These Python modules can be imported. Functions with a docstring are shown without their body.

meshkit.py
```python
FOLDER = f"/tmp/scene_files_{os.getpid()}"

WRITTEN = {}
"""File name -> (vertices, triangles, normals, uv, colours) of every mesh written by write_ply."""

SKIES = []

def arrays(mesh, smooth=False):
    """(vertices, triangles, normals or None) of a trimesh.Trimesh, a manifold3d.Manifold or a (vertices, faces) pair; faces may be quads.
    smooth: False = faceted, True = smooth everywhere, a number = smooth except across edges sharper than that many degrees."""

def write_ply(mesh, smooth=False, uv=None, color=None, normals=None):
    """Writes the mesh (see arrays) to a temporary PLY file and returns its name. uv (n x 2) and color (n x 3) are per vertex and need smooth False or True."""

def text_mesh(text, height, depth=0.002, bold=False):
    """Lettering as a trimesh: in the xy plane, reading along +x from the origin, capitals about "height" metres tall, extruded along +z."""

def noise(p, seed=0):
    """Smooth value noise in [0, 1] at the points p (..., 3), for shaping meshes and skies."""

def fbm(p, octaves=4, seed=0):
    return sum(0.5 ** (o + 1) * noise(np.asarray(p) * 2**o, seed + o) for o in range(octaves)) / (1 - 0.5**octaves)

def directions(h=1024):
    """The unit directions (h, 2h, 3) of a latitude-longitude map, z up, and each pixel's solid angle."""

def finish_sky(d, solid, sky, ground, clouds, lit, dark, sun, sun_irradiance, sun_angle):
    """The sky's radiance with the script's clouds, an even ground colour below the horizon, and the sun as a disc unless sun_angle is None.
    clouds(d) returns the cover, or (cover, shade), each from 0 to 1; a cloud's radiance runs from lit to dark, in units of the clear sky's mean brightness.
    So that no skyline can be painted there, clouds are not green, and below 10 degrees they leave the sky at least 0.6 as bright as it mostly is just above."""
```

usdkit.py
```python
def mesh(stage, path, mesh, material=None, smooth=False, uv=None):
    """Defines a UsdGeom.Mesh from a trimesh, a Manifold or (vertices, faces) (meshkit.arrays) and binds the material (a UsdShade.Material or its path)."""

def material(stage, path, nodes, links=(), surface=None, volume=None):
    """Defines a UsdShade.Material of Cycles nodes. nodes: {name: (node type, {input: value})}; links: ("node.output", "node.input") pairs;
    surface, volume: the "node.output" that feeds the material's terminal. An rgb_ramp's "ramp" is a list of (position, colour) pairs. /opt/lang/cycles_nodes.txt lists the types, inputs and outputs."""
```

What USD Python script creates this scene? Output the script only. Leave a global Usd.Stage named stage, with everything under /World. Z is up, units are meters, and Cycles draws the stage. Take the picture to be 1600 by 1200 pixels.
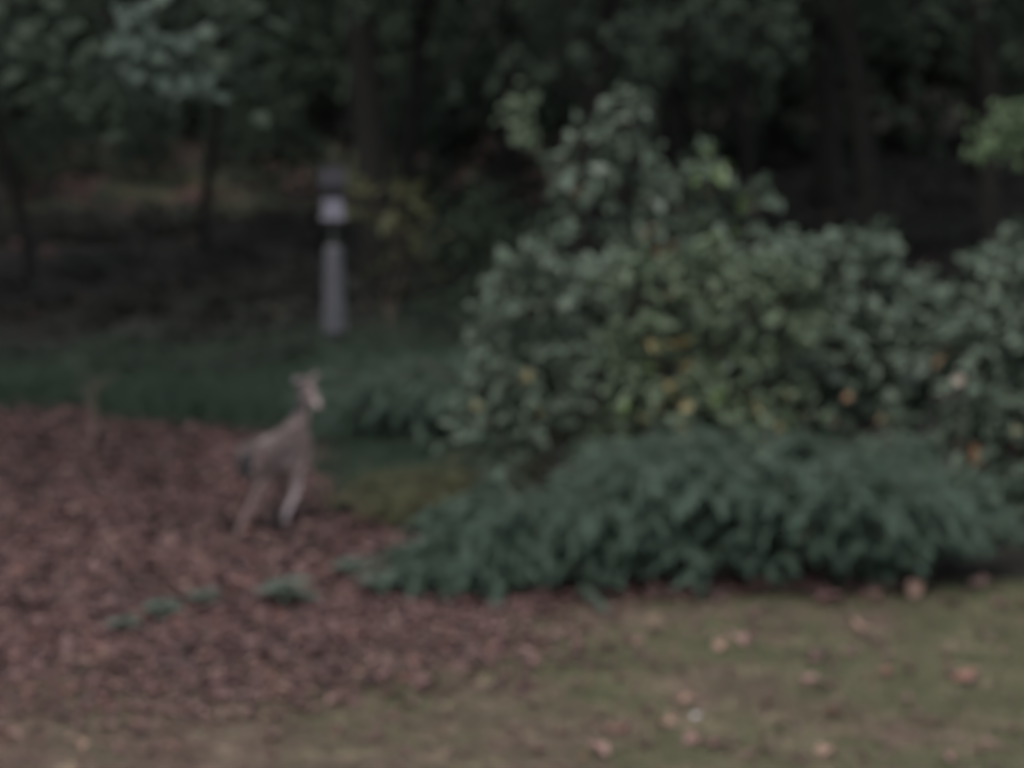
import math, numpy as np, trimesh, manifold3d, usdkit, meshkit
from manifold3d import Manifold
from pxr import Usd, UsdGeom, UsdLux, UsdShade, Gf, Sdf, Vt

stage = Usd.Stage.CreateInMemory()
UsdGeom.SetStageUpAxis(stage, 'Z'); UsdGeom.SetStageMetersPerUnit(stage, 1.0)
UsdGeom.Xform.Define(stage, '/World'); UsdGeom.Scope.Define(stage, '/World/Looks')

# ------------------------------------------------------------------ camera, sky, sun, exposure
CAM_Z, PITCH, TX = 6.5, 10.0, 0.14
EXPOSURE = 1.5
SUN_EL, SUN_AZ = 60.0, 205.0            # degrees; azimuth measured from +y clockwise: behind the camera, to the left
cam = UsdGeom.Camera.Define(stage, '/World/camera')
cam.CreateHorizontalApertureAttr(36.0); cam.CreateFocalLengthAttr(18.0 / TX)
cam.CreateFStopAttr(2.75); cam.CreateFocusDistanceAttr(8.0); cam.CreateExposureAttr(EXPOSURE)
cam.CreateClippingRangeAttr(Gf.Vec2f(0.05, 2000))
_x = UsdGeom.Xformable(cam); _x.AddTranslateOp().Set(Gf.Vec3d(0, 0, CAM_Z)); _x.AddRotateXOp().Set(90.0 - PITCH)

se, sa = math.radians(SUN_EL), math.radians(SUN_AZ)
sun_dir = np.array([math.cos(se) * math.sin(sa), math.cos(se) * math.cos(sa), math.sin(se)])
sky = UsdLux.DomeLight.Define(stage, '/World/sky')
sky_m = usdkit.material(stage, '/World/Looks/sky', {
    's': ('sky_texture', {'sky_type': 'single_scattering', 'sun_disc': False, 'sun_elevation': se, 'sun_rotation': sa}),
    'tc': ('texture_coordinate', {}),
    'n': ('noise_texture', {'scale': 2.2, 'detail': 5.0, 'roughness': 0.55}),
    'r': ('rgb_ramp', {'ramp': [(0.3, (0.72, 0.72, 0.72)), (0.7, (0.95, 0.95, 0.95))]}),
    'm': ('mix_color', {'b': (3.3, 3.2, 3.3), 'use_clamp': False}),
    'b': ('background_shader', {'strength': 0.12})},
    [('tc.generated', 'n.vector'), ('n.fac', 'r.fac'), ('r.color', 'm.fac'), ('s.color', 'm.a'), ('m.result', 'b.color')], surface='b.background')
UsdShade.MaterialBindingAPI.Apply(sky.GetPrim()).Bind(sky_m)
sky.GetPrim().SetCustomDataByKey('kind', 'structure')
sun = UsdLux.DistantLight.Define(stage, '/World/sun')
sun.CreateIntensityAttr(0.3); sun.CreateAngleAttr(20.0); sun.CreateNormalizeAttr(True); sun.CreateColorAttr(Gf.Vec3f(1.0, 0.93, 0.86))
_q = Gf.Rotation(Gf.Vec3d(0, 0, 1), Gf.Vec3d(*map(float, sun_dir))).GetQuat()
UsdGeom.Xformable(sun).AddOrientOp().Set(Gf.Quatf(_q))

# ------------------------------------------------------------------ helpers
rng = np.random.default_rng(7)
used = {}
def numbered(parent, name):
    k = (parent, name); n = used.get(k, 0); used[k] = n + 1
    return f'{parent}/{name}' if n == 0 else f'{parent}/{name}_{n:03d}'

def tag(p, label=None, cat=None, group=None, kind=None):
    p = p.GetPrim() if hasattr(p, 'GetPrim') else p
    for k, v in (('label', label), ('category', cat), ('group', group), ('kind', kind)):
        if v: p.SetCustomDataByKey(k, v)
    return p

def thing(name, label=None, cat=None, loc=(0, 0, 0), rotz=0.0, group=None, scale=None):
    x = UsdGeom.Xform.Define(stage, numbered('/World', name))
    x.AddTranslateOp().Set(Gf.Vec3d(*map(float, loc)))
    if rotz: x.AddRotateZOp().Set(float(math.degrees(rotz)))
    if scale: x.AddScaleOp().Set(Gf.Vec3f(*map(float, scale)))
    return tag(x, label, cat, group)

def obj(name, mesh, mat, parent=None, smooth=False, label=None, kind=None, loc=None):
    path = numbered(str(parent.GetPath()) if parent is not None else '/World', name)
    m = usdkit.mesh(stage, path, mesh, M[mat] if isinstance(mat, str) else mat, smooth=smooth)
    if loc is not None: m.AddTranslateOp().Set(Gf.Vec3d(*map(float, loc)))
    if label or kind: tag(m, label, kind=kind)
    return m

def set_color(mesh, col):
    pv = UsdGeom.PrimvarsAPI(mesh).CreatePrimvar('tint', Sdf.ValueTypeNames.Color3fArray, 'vertex')
    pv.Set(Vt.Vec3fArray.FromNumpy(np.asarray(col, np.float32)))

def terrain(x, y):
    x, y = np.asarray(x, float), np.asarray(y, float)
    p = np.stack(np.broadcast_arrays(x * 0.35, y * 0.35, np.full(np.broadcast(x, y).shape, 3.3)), -1)
    z = (meshkit.fbm(p, 3, 5) - 0.5) * 0.16
    t = np.clip((y - 60) / 40, 0, None)
    return z + 5.0 * t * t / (0.6 + t)

PR = math.radians(PITCH)
FWD, UPV = np.array([0, math.cos(PR), -math.sin(PR)]), np.array([0, math.sin(PR), math.cos(PR)])
def ray(px, py):
    return FWD + np.array([(px - 800) / 800 * TX, 0, 0]) + UPV * ((600 - py) / 800 * TX)
def at(px, py):
    """the ground under a pixel of the 1600 x 1200 photograph"""
    d = ray(px, py); t = 10.0
    for _ in range(60):
        p = np.array([0, 0, CAM_Z]) + d * t
        t += (p[2] - float(terrain(p[0], p[1]))) / -d[2] * 0.7
    return np.array([0, 0, CAM_Z]) + d * t
def at_y(px, py, y):
    d = ray(px, py); return np.array([0, 0, CAM_Z]) + d * (y / d[1])

def tube(points, radii, sides=6):
    P, R = np.asarray(points, float), np.broadcast_to(np.asarray(radii, float), (len(points),))
    T = np.gradient(P, axis=0); T /= np.linalg.norm(T, axis=1, keepdims=True) + 1e-12
    up = np.array([0.3, 0.2, 1.0]) if abs(T[:, 2]).mean() < 0.7 else np.array([1.0, 0.15, 0.1])
    A = np.cross(T, up); A /= np.linalg.norm(A, axis=1, keepdims=True) + 1e-12
    B = np.cross(T, A)
    a = np.arange(sides) / sides * 2 * np.pi
    V = (P[:, None] + R[:, None, None] * (np.cos(a)[None, :, None] * A[:, None] + np.sin(a)[None, :, None] * B[:, None])).reshape(-1, 3)
    F, n = [], len(P)
    for i in range(n - 1):
        for j in range(sides):
            p, q = i * sides + j, i * sides + (j + 1) % sides
            F += [[p, q, q + sides], [p, q + sides, p + sides]]
    for j in range(1, sides - 1):
        F += [[0, j + 1, j], [(n - 1) * sides, (n - 1) * sides + j, (n - 1) * sides + j + 1]]
    return V, np.array(F)

def join(parts):
    V, F, n = [], [], 0
    for v, f in parts:
        V.append(v); F.append(np.asarray(f) + n); n += len(v)
    return np.vstack(V), np.vstack(F)

def bend(a, b, n=6, wob=0.05, sag=0.0, r=rng):
    a, b = np.asarray(a, float), np.asarray(b, float)
    t = np.linspace(0, 1, n)[:, None]; L = np.linalg.norm(b - a)
    off = np.cumsum(r.normal(0, 1, (n, 3)), 0); off -= off[0] + (off[-1] - off[0]) * t
    return a + (b - a) * t + off * wob * L * 0.5 + np.array([0, 0, 1.0]) * (sag * L * 4 * t * (1 - t))

def unit(v): return v / (np.linalg.norm(v, axis=-1, keepdims=True) + 1e-12)

# leaf templates: x along the leaf, y across, z up; unit length
def leaf_template(w=0.5, fold=0.08, droop=0.12, lobed=0, n=4):
    t = np.linspace(0, 1, n + 1)
    prof = np.sin(np.pi * t ** 0.8) * w * 0.5
    if lobed:
        prof = prof * (1 + 0.42 * np.cos(t * np.pi * 2 * lobed))
    V, F = [], []
    for i, (u, h) in enumerate(zip(t, prof)):
        z = -droop * u * u
        V += [(u, h, z + fold * h / max(w, 1e-6)), (u, 0, z), (u, -h, z + fold * h / max(w, 1e-6))]
    for i in range(n):
        a = 3 * i
        if i == 0: F += [[a + 1, a + 5, a + 4], [a + 1, a + 4, a + 3]]
        elif i == n - 1: F += [[a, a + 1, a + 4], [a + 1, a + 2, a + 4]]
        else: F += [[a, a + 1, a + 4], [a, a + 4, a + 3], [a + 1, a + 2, a + 5], [a + 1, a + 5, a + 4]]
    V, F = np.array(V, float), np.array(F)
    keep = np.unique(F); re = np.full(len(V), -1); re[keep] = np.arange(len(keep))
    return V[keep], re[F]
BROAD = leaf_template(0.62, 0.14, 0.18, n=4)
OVAL = leaf_template(0.5, 0.1, 0.12, n=3)
NARROW = leaf_template(0.085, 0.02, 0.14, n=3)
OAK = leaf_template(0.68, 0.12, 0.2, lobed=3, n=8)

def leaves(tmpl, pos, d, nrm, size):
    """many leaves: positions, directions, normals, lengths -> (n, k, 3) vertices"""
    d = unit(d); s = unit(np.cross(nrm, d)); u = np.cross(d, s)
    V = tmpl[0]
    return pos[:, None] + size[:, None, None] * (V[None, :, 0:1] * d[:, None] + V[None, :, 1:2] * s[:, None] + V[None, :, 2:3] * u[:, None])
def flat(LV, tmpl):
    k = LV.shape[1]
    return LV.reshape(-1, 3), (tmpl[1][None] + (np.arange(len(LV)) * k)[:, None, None]).reshape(-1, 3)

# ------------------------------------------------------------------ materials
M = {}
def leaf_mat(name, ramp, rough=0.5, spec=0.5, trans=0.25, island=True):
    nodes = {'g': ('geometry', {}) if island else ('object_info', {}), 'r': ('rgb_ramp', {'ramp': ramp, 'interpolate': True}),
             'tc': ('geometry', {}), 'n': ('noise_texture', {'scale': 28.0, 'detail': 3.0}), 'nr': ('rgb_ramp', {'ramp': [(0.3, (0.7, 0.7, 0.7)), (0.7, (1.2, 1.2, 1.2))]}),
             'mx': ('mix_color', {'blend_type': 'multiply', 'fac': 1.0, 'use_clamp': False}),
             'p': ('principled_bsdf', {'roughness': rough, 'specular_ior_level': spec}), 't': ('translucent_bsdf', {}), 'm': ('mix_closure', {'fac': trans})}
    links = [('g.random_per_island' if island else 'g.random', 'r.fac'), ('tc.position', 'n.vector'), ('n.fac', 'nr.fac'), ('r.color', 'mx.a'), ('nr.color', 'mx.b'),
             ('mx.result', 'p.base_color'), ('mx.result', 't.color'), ('p.BSDF', 'm.closure1'), ('t.BSDF', 'm.closure2')]
    M[name] = usdkit.material(stage, f'/World/Looks/{name}', nodes, links, surface='m.closure')
def plain(name, col, rough=0.8, var=0.35, scale=18.0, spec=0.3, bump=0.0, metallic=0.0):
    nodes = {'g': ('geometry', {}), 'n': ('noise_texture', {'scale': scale, 'detail': 4.0}),
             'r': ('rgb_ramp', {'ramp': [(0.25, tuple(c * (1 - var) for c in col)), (0.75, tuple(c * (1 + var) for c in col))]}),
             'p': ('principled_bsdf', {'roughness': rough, 'specular_ior_level': spec, 'metallic': metallic})}
    links = [('g.position', 'n.vector'), ('n.fac', 'r.fac'), ('r.color', 'p.base_color')]
    if bump:
        nodes['b'] = ('bump', {'strength': bump, 'distance': 0.02}); links += [('n.fac', 'b.height'), ('b.normal', 'p.normal')]
    M[name] = usdkit.material(stage, f'/World/Looks/{name}', nodes, links, surface='p.BSDF')

G = lambda r, g, b, k=1.0: (r * k, g * k, b * k)
leaf_mat('leaf_grey_green', [(0, (0.085, 0.118, 0.085)), (0.4, (0.12, 0.157, 0.115)), (0.7, (0.155, 0.187, 0.15)), (0.88, (0.16, 0.175, 0.09)), (1, (0.22, 0.15, 0.095))], 0.6, 0.4, 0.25)
leaf_mat('leaf_seedling', [(0, (0.06, 0.08, 0.062)), (1, (0.09, 0.11, 0.088))], 0.6, 0.3, 0.2)
leaf_mat('leaf_mid_green', [(0, (0.082, 0.115, 0.07)), (0.45, (0.115, 0.15, 0.088)), (0.75, (0.155, 0.18, 0.1)), (0.9, (0.24, 0.21, 0.1)), (1, (0.26, 0.17, 0.1))], 0.6, 0.4, 0.25)
leaf_mat('leaf_pale', [(0, (0.11, 0.145, 0.118)), (1, (0.155, 0.185, 0.16))], 0.55, 0.4, 0.2)  # lighter leaf colour standing in for highlights on the shrubs
leaf_mat('leaf_lime_dim', [(0, (0.06, 0.095, 0.045)), (1, (0.1, 0.13, 0.05))], 0.6, 0.3, 0.2)
leaf_mat('leaf_lime', [(0, (0.09, 0.14, 0.05)), (1, (0.15, 0.19, 0.075))], 0.5, 0.5, 0.25)
leaf_mat('leaf_yellow', [(0, (0.24, 0.2, 0.1)), (1, (0.36, 0.3, 0.15))], 0.6, 0.3, 0.25)
leaf_mat('leaf_orange', [(0, (0.22, 0.125, 0.07)), (1, (0.3, 0.18, 0.1))], 0.6, 0.3, 0.25)
leaf_mat('leaf_feathery', [(0, (0.06, 0.1, 0.074)), (0.6, (0.09, 0.145, 0.108)), (1, (0.125, 0.18, 0.14))], 0.6, 0.35, 0.25)
leaf_mat('leaf_olive', [(0, (0.1, 0.105, 0.05)), (0.7, (0.15, 0.145, 0.07)), (1, (0.21, 0.15, 0.08))], 0.55, 0.4, 0.25)
leaf_mat('leaf_olive_dim', [(0, (0.05, 0.055, 0.024)), (0.7, (0.085, 0.08, 0.034)), (1, (0.12, 0.085, 0.04))], 0.6, 0.3, 0.25)
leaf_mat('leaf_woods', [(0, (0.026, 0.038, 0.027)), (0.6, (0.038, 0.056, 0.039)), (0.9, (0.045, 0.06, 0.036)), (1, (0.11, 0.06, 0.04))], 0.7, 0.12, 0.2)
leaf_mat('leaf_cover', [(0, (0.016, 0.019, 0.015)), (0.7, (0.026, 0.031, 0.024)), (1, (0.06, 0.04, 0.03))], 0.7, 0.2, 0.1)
leaf_mat('leaf_oak', [(0, (0.038, 0.058, 0.046)), (0.6, (0.056, 0.082, 0.066)), (0.94, (0.075, 0.1, 0.076)), (1, (0.14, 0.085, 0.06))], 0.6, 0.3, 0.15)
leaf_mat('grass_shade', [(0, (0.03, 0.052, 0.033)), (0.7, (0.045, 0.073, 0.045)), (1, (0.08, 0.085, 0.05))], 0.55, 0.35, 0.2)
leaf_mat('grass_green', [(0, (0.108, 0.115, 0.064)), (0.7, (0.155, 0.148, 0.088)), (1, (0.22, 0.19, 0.125))], 0.55, 0.35, 0.2)
leaf_mat('grass_tan', [(0, (0.15, 0.11, 0.09)), (0.6, (0.205, 0.152, 0.122)), (1, (0.265, 0.185, 0.158))], 0.6, 0.3, 0.2)
leaf_mat('grass_mixed', [(0, (0.13, 0.12, 0.078)), (0.5, (0.185, 0.158, 0.105)), (1, (0.26, 0.2, 0.145))], 0.6, 0.3, 0.2)
LITTER = [('litter_brown', (0.084, 0.05, 0.046)), ('litter_rust', (0.1, 0.051, 0.045)), ('litter_dark', (0.05, 0.033, 0.031)), ('litter_pink', (0.12, 0.074, 0.071)), ('litter_tan', (0.142, 0.094, 0.082)), ('litter_russet', (0.087, 0.049, 0.045))]
for n_, c_ in LITTER: plain(n_, c_, 0.75, 0.38, 30.0, 0.3)
plain('leaf_dry_tan', (0.2, 0.132, 0.104), 0.75, 0.25, 30.0, 0.3); plain('leaf_dry_pink', (0.18, 0.114, 0.102), 0.75, 0.25, 30.0, 0.3); plain('leaf_dry_rust', (0.15, 0.08, 0.062), 0.75, 0.25, 30.0, 0.3)
plain('litter_white', (0.3, 0.29, 0.3), 0.6, 0.1)
plain('soil', (0.014, 0.0135, 0.012), 0.95, 0.45, 3.5, 0.1, bump=0.6)
plain('bark', (0.0105, 0.0105, 0.0095), 0.9, 0.5, 14.0, 0.2, bump=0.9)
plain('twig', (0.07, 0.055, 0.045), 0.85, 0.4, 20.0, 0.2)
plain('pale_twig', (0.17, 0.12, 0.1), 0.85, 0.3, 20.0, 0.2)
plain('pole_metal', (0.04, 0.042, 0.042), 0.5, 0.2, 9.0, 0.5)
plain('baffle_metal', (0.058, 0.06, 0.069), 0.5, 0.14, 6.0, 0.5)
plain('feeder_panel', (0.15, 0.15, 0.185), 0.5, 0.1, 10.0, 0.5)
plain('feeder_roof', (0.02, 0.0195, 0.024), 0.8, 0.2, 9.0, 0.15)
plain('feeder_dark', (0.012, 0.012, 0.014), 0.6, 0.3, 30.0, 0.4)
plain('hoof', (0.04, 0.035, 0.033), 0.5, 0.2, 30.0, 0.4)
plain('eye', (0.012, 0.01, 0.009), 0.15, 0.1, 30.0, 0.5)
plain('petal', (0.28, 0.25, 0.21), 0.6, 0.06, 30.0, 0.3)
M['lawn_soil'] = usdkit.material(stage, '/World/Looks/lawn_soil', {
    'g': ('geometry', {}), 'n': ('noise_texture', {'scale': 1.9, 'detail': 6.0, 'roughness': 0.7}), 'n2': ('noise_texture', {'scale': 22.0, 'detail': 3.0}),
    'sx': ('mapping', {'scale': (0.35, 0.6, 0.0)}), 'gr': ('noise_texture', {'scale': 1.0, 'detail': 1.0}), 'ad': ('math', {'math_type': 'multiply_add', 'value3': 0.24}),
    'r': ('rgb_ramp', {'ramp': [(0.34, (0.12, 0.115, 0.072)), (0.48, (0.155, 0.128, 0.09)), (0.66, (0.185, 0.14, 0.11))]}),
    'r2': ('rgb_ramp', {'ramp': [(0.3, (0.6, 0.6, 0.6)), (0.7, (1.15, 1.15, 1.15))]}),
    'm': ('mix_color', {'blend_type': 'multiply', 'fac': 1.0, 'use_clamp': False}), 'p': ('principled_bsdf', {'roughness': 0.95, 'specular_ior_level': 0.1})},
    [('g.position', 'n.vector'), ('g.position', 'n2.vector'), ('g.position', 'sx.vector'), ('sx.vector', 'gr.vector'), ('n.fac', 'ad.value1'), ('gr.fac', 'ad.value2'), ('ad.value', 'r.fac'), ('n2.fac', 'r2.fac'), ('r.color', 'm.a'), ('r2.color', 'm.b'), ('m.result', 'p.base_color')], surface='p.BSDF')
M['fur'] = usdkit.material(stage, '/World/Looks/fur', {
    'a': ('attribute', {'attribute': 'tint'}), 'tc': ('texture_coordinate', {}), 'n': ('noise_texture', {'scale': 45.0, 'detail': 3.0}),
    'r': ('rgb_ramp', {'ramp': [(0.3, (0.8, 0.8, 0.8)), (0.7, (1.15, 1.15, 1.15))]}), 'm': ('mix_color', {'blend_type': 'multiply', 'fac': 1.0, 'use_clamp': False}),
    'b': ('bump', {'strength': 0.4, 'distance': 0.01}), 'p': ('principled_bsdf', {'roughness': 0.8, 'specular_ior_level': 0.25, 'sheen_weight': 0.1})},
    [('tc.object', 'n.vector'), ('n.fac', 'r.fac'), ('a.color', 'm.a'), ('r.color', 'm.b'), ('m.result', 'p.base_color'), ('n.fac', 'b.height'), ('b.normal', 'p.normal')], surface='p.BSDF')

# ------------------------------------------------------------------ the ground: forest floor and lawn, one grid split along the lawn's edge
EDGE = np.array([at(*p)[:2] for p in [(-500, 1120), (0, 1045), (300, 1030), (550, 1000), (750, 962), (900, 940), (1150, 932), (1600, 915), (2100, 905)]])
def lawn_edge(x): return np.interp(x, EDGE[:, 0], EDGE[:, 1])
xs = np.unique(np.concatenate([np.linspace(-220, -30, 20), np.linspace(-30, -8, 30), np.linspace(-8, 8, 129), np.linspace(8, 30, 30), np.linspace(30, 220, 20)]))
ys = np.unique(np.concatenate([np.linspace(-120, 15, 28), np.linspace(15, 40, 200), np.linspace(40, 70, 70), np.linspace(70, 320, 50)]))
X, Y = np.meshgrid(xs, ys); Z = terrain(X, Y)
GV = np.stack([X, Y, Z], -1).reshape(-1, 3); nx = len(xs)
I, J = np.meshgrid(np.arange(len(ys) - 1), np.arange(nx - 1), indexing='ij')
A = (I * nx + J).ravel(); GF = np.stack([A, A + 1, A + nx + 1, A + nx], 1)
cen = GV[GF].mean(1)
is_lawn = cen[:, 1] < lawn_edge(cen[:, 0]) + 0.12 * np.sin(cen[:, 0] * 5.1)
def sub(f):
    k = np.unique(f); re = np.zeros(len(GV), int); re[k] = np.arange(len(k)); return GV[k], re[f]
tag(obj('lawn', sub(GF[is_lawn]), 'lawn_soil', smooth=True), 'short patchy green and tan lawn in the foreground', 'lawn', kind='structure')
tag(obj('forest_floor', sub(GF[~is_lawn]), 'soil', smooth=True), 'dark bare soil of the woodland floor under the leaf litter', 'ground', kind='structure')

# ------------------------------------------------------------------ instancers (grass, litter)
def instancer(name, protos, pos, quats, scales, idx, label, cat, piece='tuft'):
    path = numbered('/World', name)
    pi = UsdGeom.PointInstancer.Define(stage, path)
    for k, (mesh, mat) in enumerate(protos):
        usdkit.mesh(stage, f'{path}/prototypes/{piece}_{k:03d}', mesh, M[mat])
    pi.CreatePrototypesRel().SetTargets([f'{path}/prototypes/{piece}_{k:03d}' for k in range(len(protos))])
    pi.CreateProtoIndicesAttr(Vt.IntArray.FromNumpy(np.asarray(idx, np.int32)))
    pi.CreatePositionsAttr(Vt.Vec3fArray.FromNumpy(np.asarray(pos, np.float32)))
    pi.CreateScalesAttr(Vt.Vec3fArray.FromNumpy(np.repeat(np.asarray(scales, np.float32)[:, None], 3, 1)))
    pi.CreateOrientationsAttr(Vt.QuathArray([Gf.Quath(float(q[0]), float(q[1]), float(q[2]), float(q[3])) for q in quats]))
    tag(pi, label, cat, kind='stuff'); return pi
def quat_z_tilt(yaw, tilt, az):
    """rotate about z by yaw, then tilt about the horizontal axis at az"""
    a = np.stack([np.cos(yaw / 2), 0 * yaw, 0 * yaw, np.sin(yaw / 2)], -1)
    b = np.stack([np.cos(tilt / 2), np.sin(tilt / 2) * np.cos(az), np.sin(tilt / 2) * np.sin(az), 0 * az], -1)
    w, x, y, z = b.T; W, X_, Y_, Z_ = a.T
    return np.stack([w * W - x * X_ - y * Y_ - z * Z_, w * X_ + x * W + y * Z_ - z * Y_, w * Y_ - x * Z_ + y * W + z * X_, w * Z_ + x * Y_ - y * X_ + z * W], -1)

def grass_patch(n, size, h, w, seed, lean=0.5):
    r = np.random.default_rng(seed)
    p = np.column_stack([r.uniform(-size, size, (n, 2)), np.full(n, -0.01)])
    d = np.column_stack([r.normal(0, lean, (n, 2)), np.ones(n)])
    T = leaf_template(w / h, 0.02, 0.0, n=3); T[0][:, 2] += -0.35 * T[0][:, 0] ** 2
    nn = np.column_stack([r.normal(0, 1, (n, 2)), np.full(n, 0.3)])
    return flat(leaves(T, p, d, nn, r.uniform(0.55, 1.25, n) * h), T)
# lawn: visible wedge only
n = 3600
gx, gy = rng.uniform(-5.2, 5.2, n * 2), rng.uniform(21.0, 29.5, n * 2)
ok = (gy < lawn_edge(gx) + 0.1) & (abs(gx) < gy * 0.165 + 0.3); gx, gy = gx[ok], gy[ok]
gpos = np.column_stack([gx, gy, terrain(gx, gy)])
gn = meshkit.fbm(np.column_stack([gx * 1.5, gy * 0.9, 0 * gx]), 4, 11) + rng.normal(0, 0.13, len(gx)) - 0.09 * gx
gi = np.where(gn > 0.53, 0, np.where(gn > 0.43, 1, 2)) * 2 + rng.integers(0, 2, len(gx))
protos = [(grass_patch(110, 0.13, 0.045, 0.006, 20 + k, 0.9), m) for k, m in enumerate(['grass_tan', 'grass_tan', 'grass_mixed', 'grass_mixed', 'grass_green', 'grass_green'])]
instancer('lawn_grass', protos, gpos, quat_z_tilt(rng.uniform(0, 6.28, len(gx)), 0 * gx, 0 * gx), rng.uniform(0.8, 1.3, len(gx)), gi, 'short patchy green and straw coloured blades of the lawn', 'grass')

# long shaded grass behind the litter
GB = np.array([at(*p)[:2] for p in [(-200, 610), (60, 595), (300, 580), (620, 545), (700, 480), (820, 560), (800, 700), (700, 830), (560, 800), (520, 700), (400, 668), (250, 668), (90, 640), (-200, 620)]])
from shapely import Polygon, contains_xy
def scatter(poly, n, r):
    P = Polygon(poly); x0, y0, x1, y1 = P.bounds; out = np.zeros((0, 2))
    while len(out) < n:
        q = np.column_stack([r.uniform(x0, x1, n), r.uniform(y0, y1, n)]); out = np.vstack([out, q[contains_xy(P, q[:, 0], q[:, 1])]])
    return out[:n]
q = scatter(GB, 2300, rng) + rng.normal(0, 0.2, (2300, 2)) + np.column_stack([0 * rng.random(2300), np.abs(rng.normal(0, 1, 2300)) * 0.9 * (rng.random(2300) < 0.4)])
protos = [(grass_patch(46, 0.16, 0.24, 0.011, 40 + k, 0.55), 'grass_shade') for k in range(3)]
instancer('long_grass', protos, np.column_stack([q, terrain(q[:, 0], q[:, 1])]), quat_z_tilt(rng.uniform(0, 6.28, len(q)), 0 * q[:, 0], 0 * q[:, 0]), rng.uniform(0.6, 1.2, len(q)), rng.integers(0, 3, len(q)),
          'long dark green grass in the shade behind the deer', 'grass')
r = np.random.default_rng(61)
q = np.column_stack([r.uniform(-9.5, 9.5, 1500), r.uniform(36.5, 50, 1500)]); q = np.vstack([q, np.column_stack([r.uniform(1.5, 11, 900), r.uniform(49, 61, 900)])]); q = q[(meshkit.fbm(np.column_stack([q * 0.6, 0 * q[:, 0]]), 3, 35) > 0.44) & (abs(q[:, 0]) < q[:, 1] * 0.17 + 0.5)]
def cover_patch(seed):  # near black leaf patches, added to darken the floor under the trees
    r = np.random.default_rng(seed); n = 70; p = np.column_stack([r.uniform(-0.3, 0.3, (n, 2)), r.uniform(0.02, 0.22, n)])
    return flat(leaves(OVAL, p, np.column_stack([r.normal(0, 1, (n, 2)), r.normal(0, 0.3, n)]), np.array([0, 0, 1.0]) + r.normal(0, 0.4, (n, 3)), r.uniform(0.07, 0.14, n)), OVAL)
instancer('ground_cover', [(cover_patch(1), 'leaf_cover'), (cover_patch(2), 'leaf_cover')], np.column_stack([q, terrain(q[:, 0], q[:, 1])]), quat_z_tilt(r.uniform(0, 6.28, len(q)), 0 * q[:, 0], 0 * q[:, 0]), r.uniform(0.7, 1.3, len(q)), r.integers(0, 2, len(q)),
          'dark leafy ground cover added to deepen the shade under the trees', 'ground cover', 'leaf_patch')
# sparse grass and weeds of the far clearing
q = np.column_stack([rng.uniform(-9, 3, 1100), rng.uniform(49, 57, 1100)]); q = q[meshkit.fbm(np.column_stack([q * [0.8, 0.5], 0 * q[:, 0]]), 3, 31) > 0.53]
protos = [(grass_patch(40, 0.2, 0.3, 0.016, 50 + k, 0.6), m) for k, m in enumerate(['grass_shade', 'grass_mixed'])]
instancer('clearing_grass', protos, np.column_stack([q, terrain(q[:, 0], q[:, 1])]), quat_z_tilt(rng.uniform(0, 6.28, len(q)), 0 * q[:, 0], 0 * q[:, 0]), rng.uniform(0.6, 1.2, len(q)), rng.integers(0, 2, len(q)),
          'pale weeds and grass of the small clearing far behind the feeder', 'grass')

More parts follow.
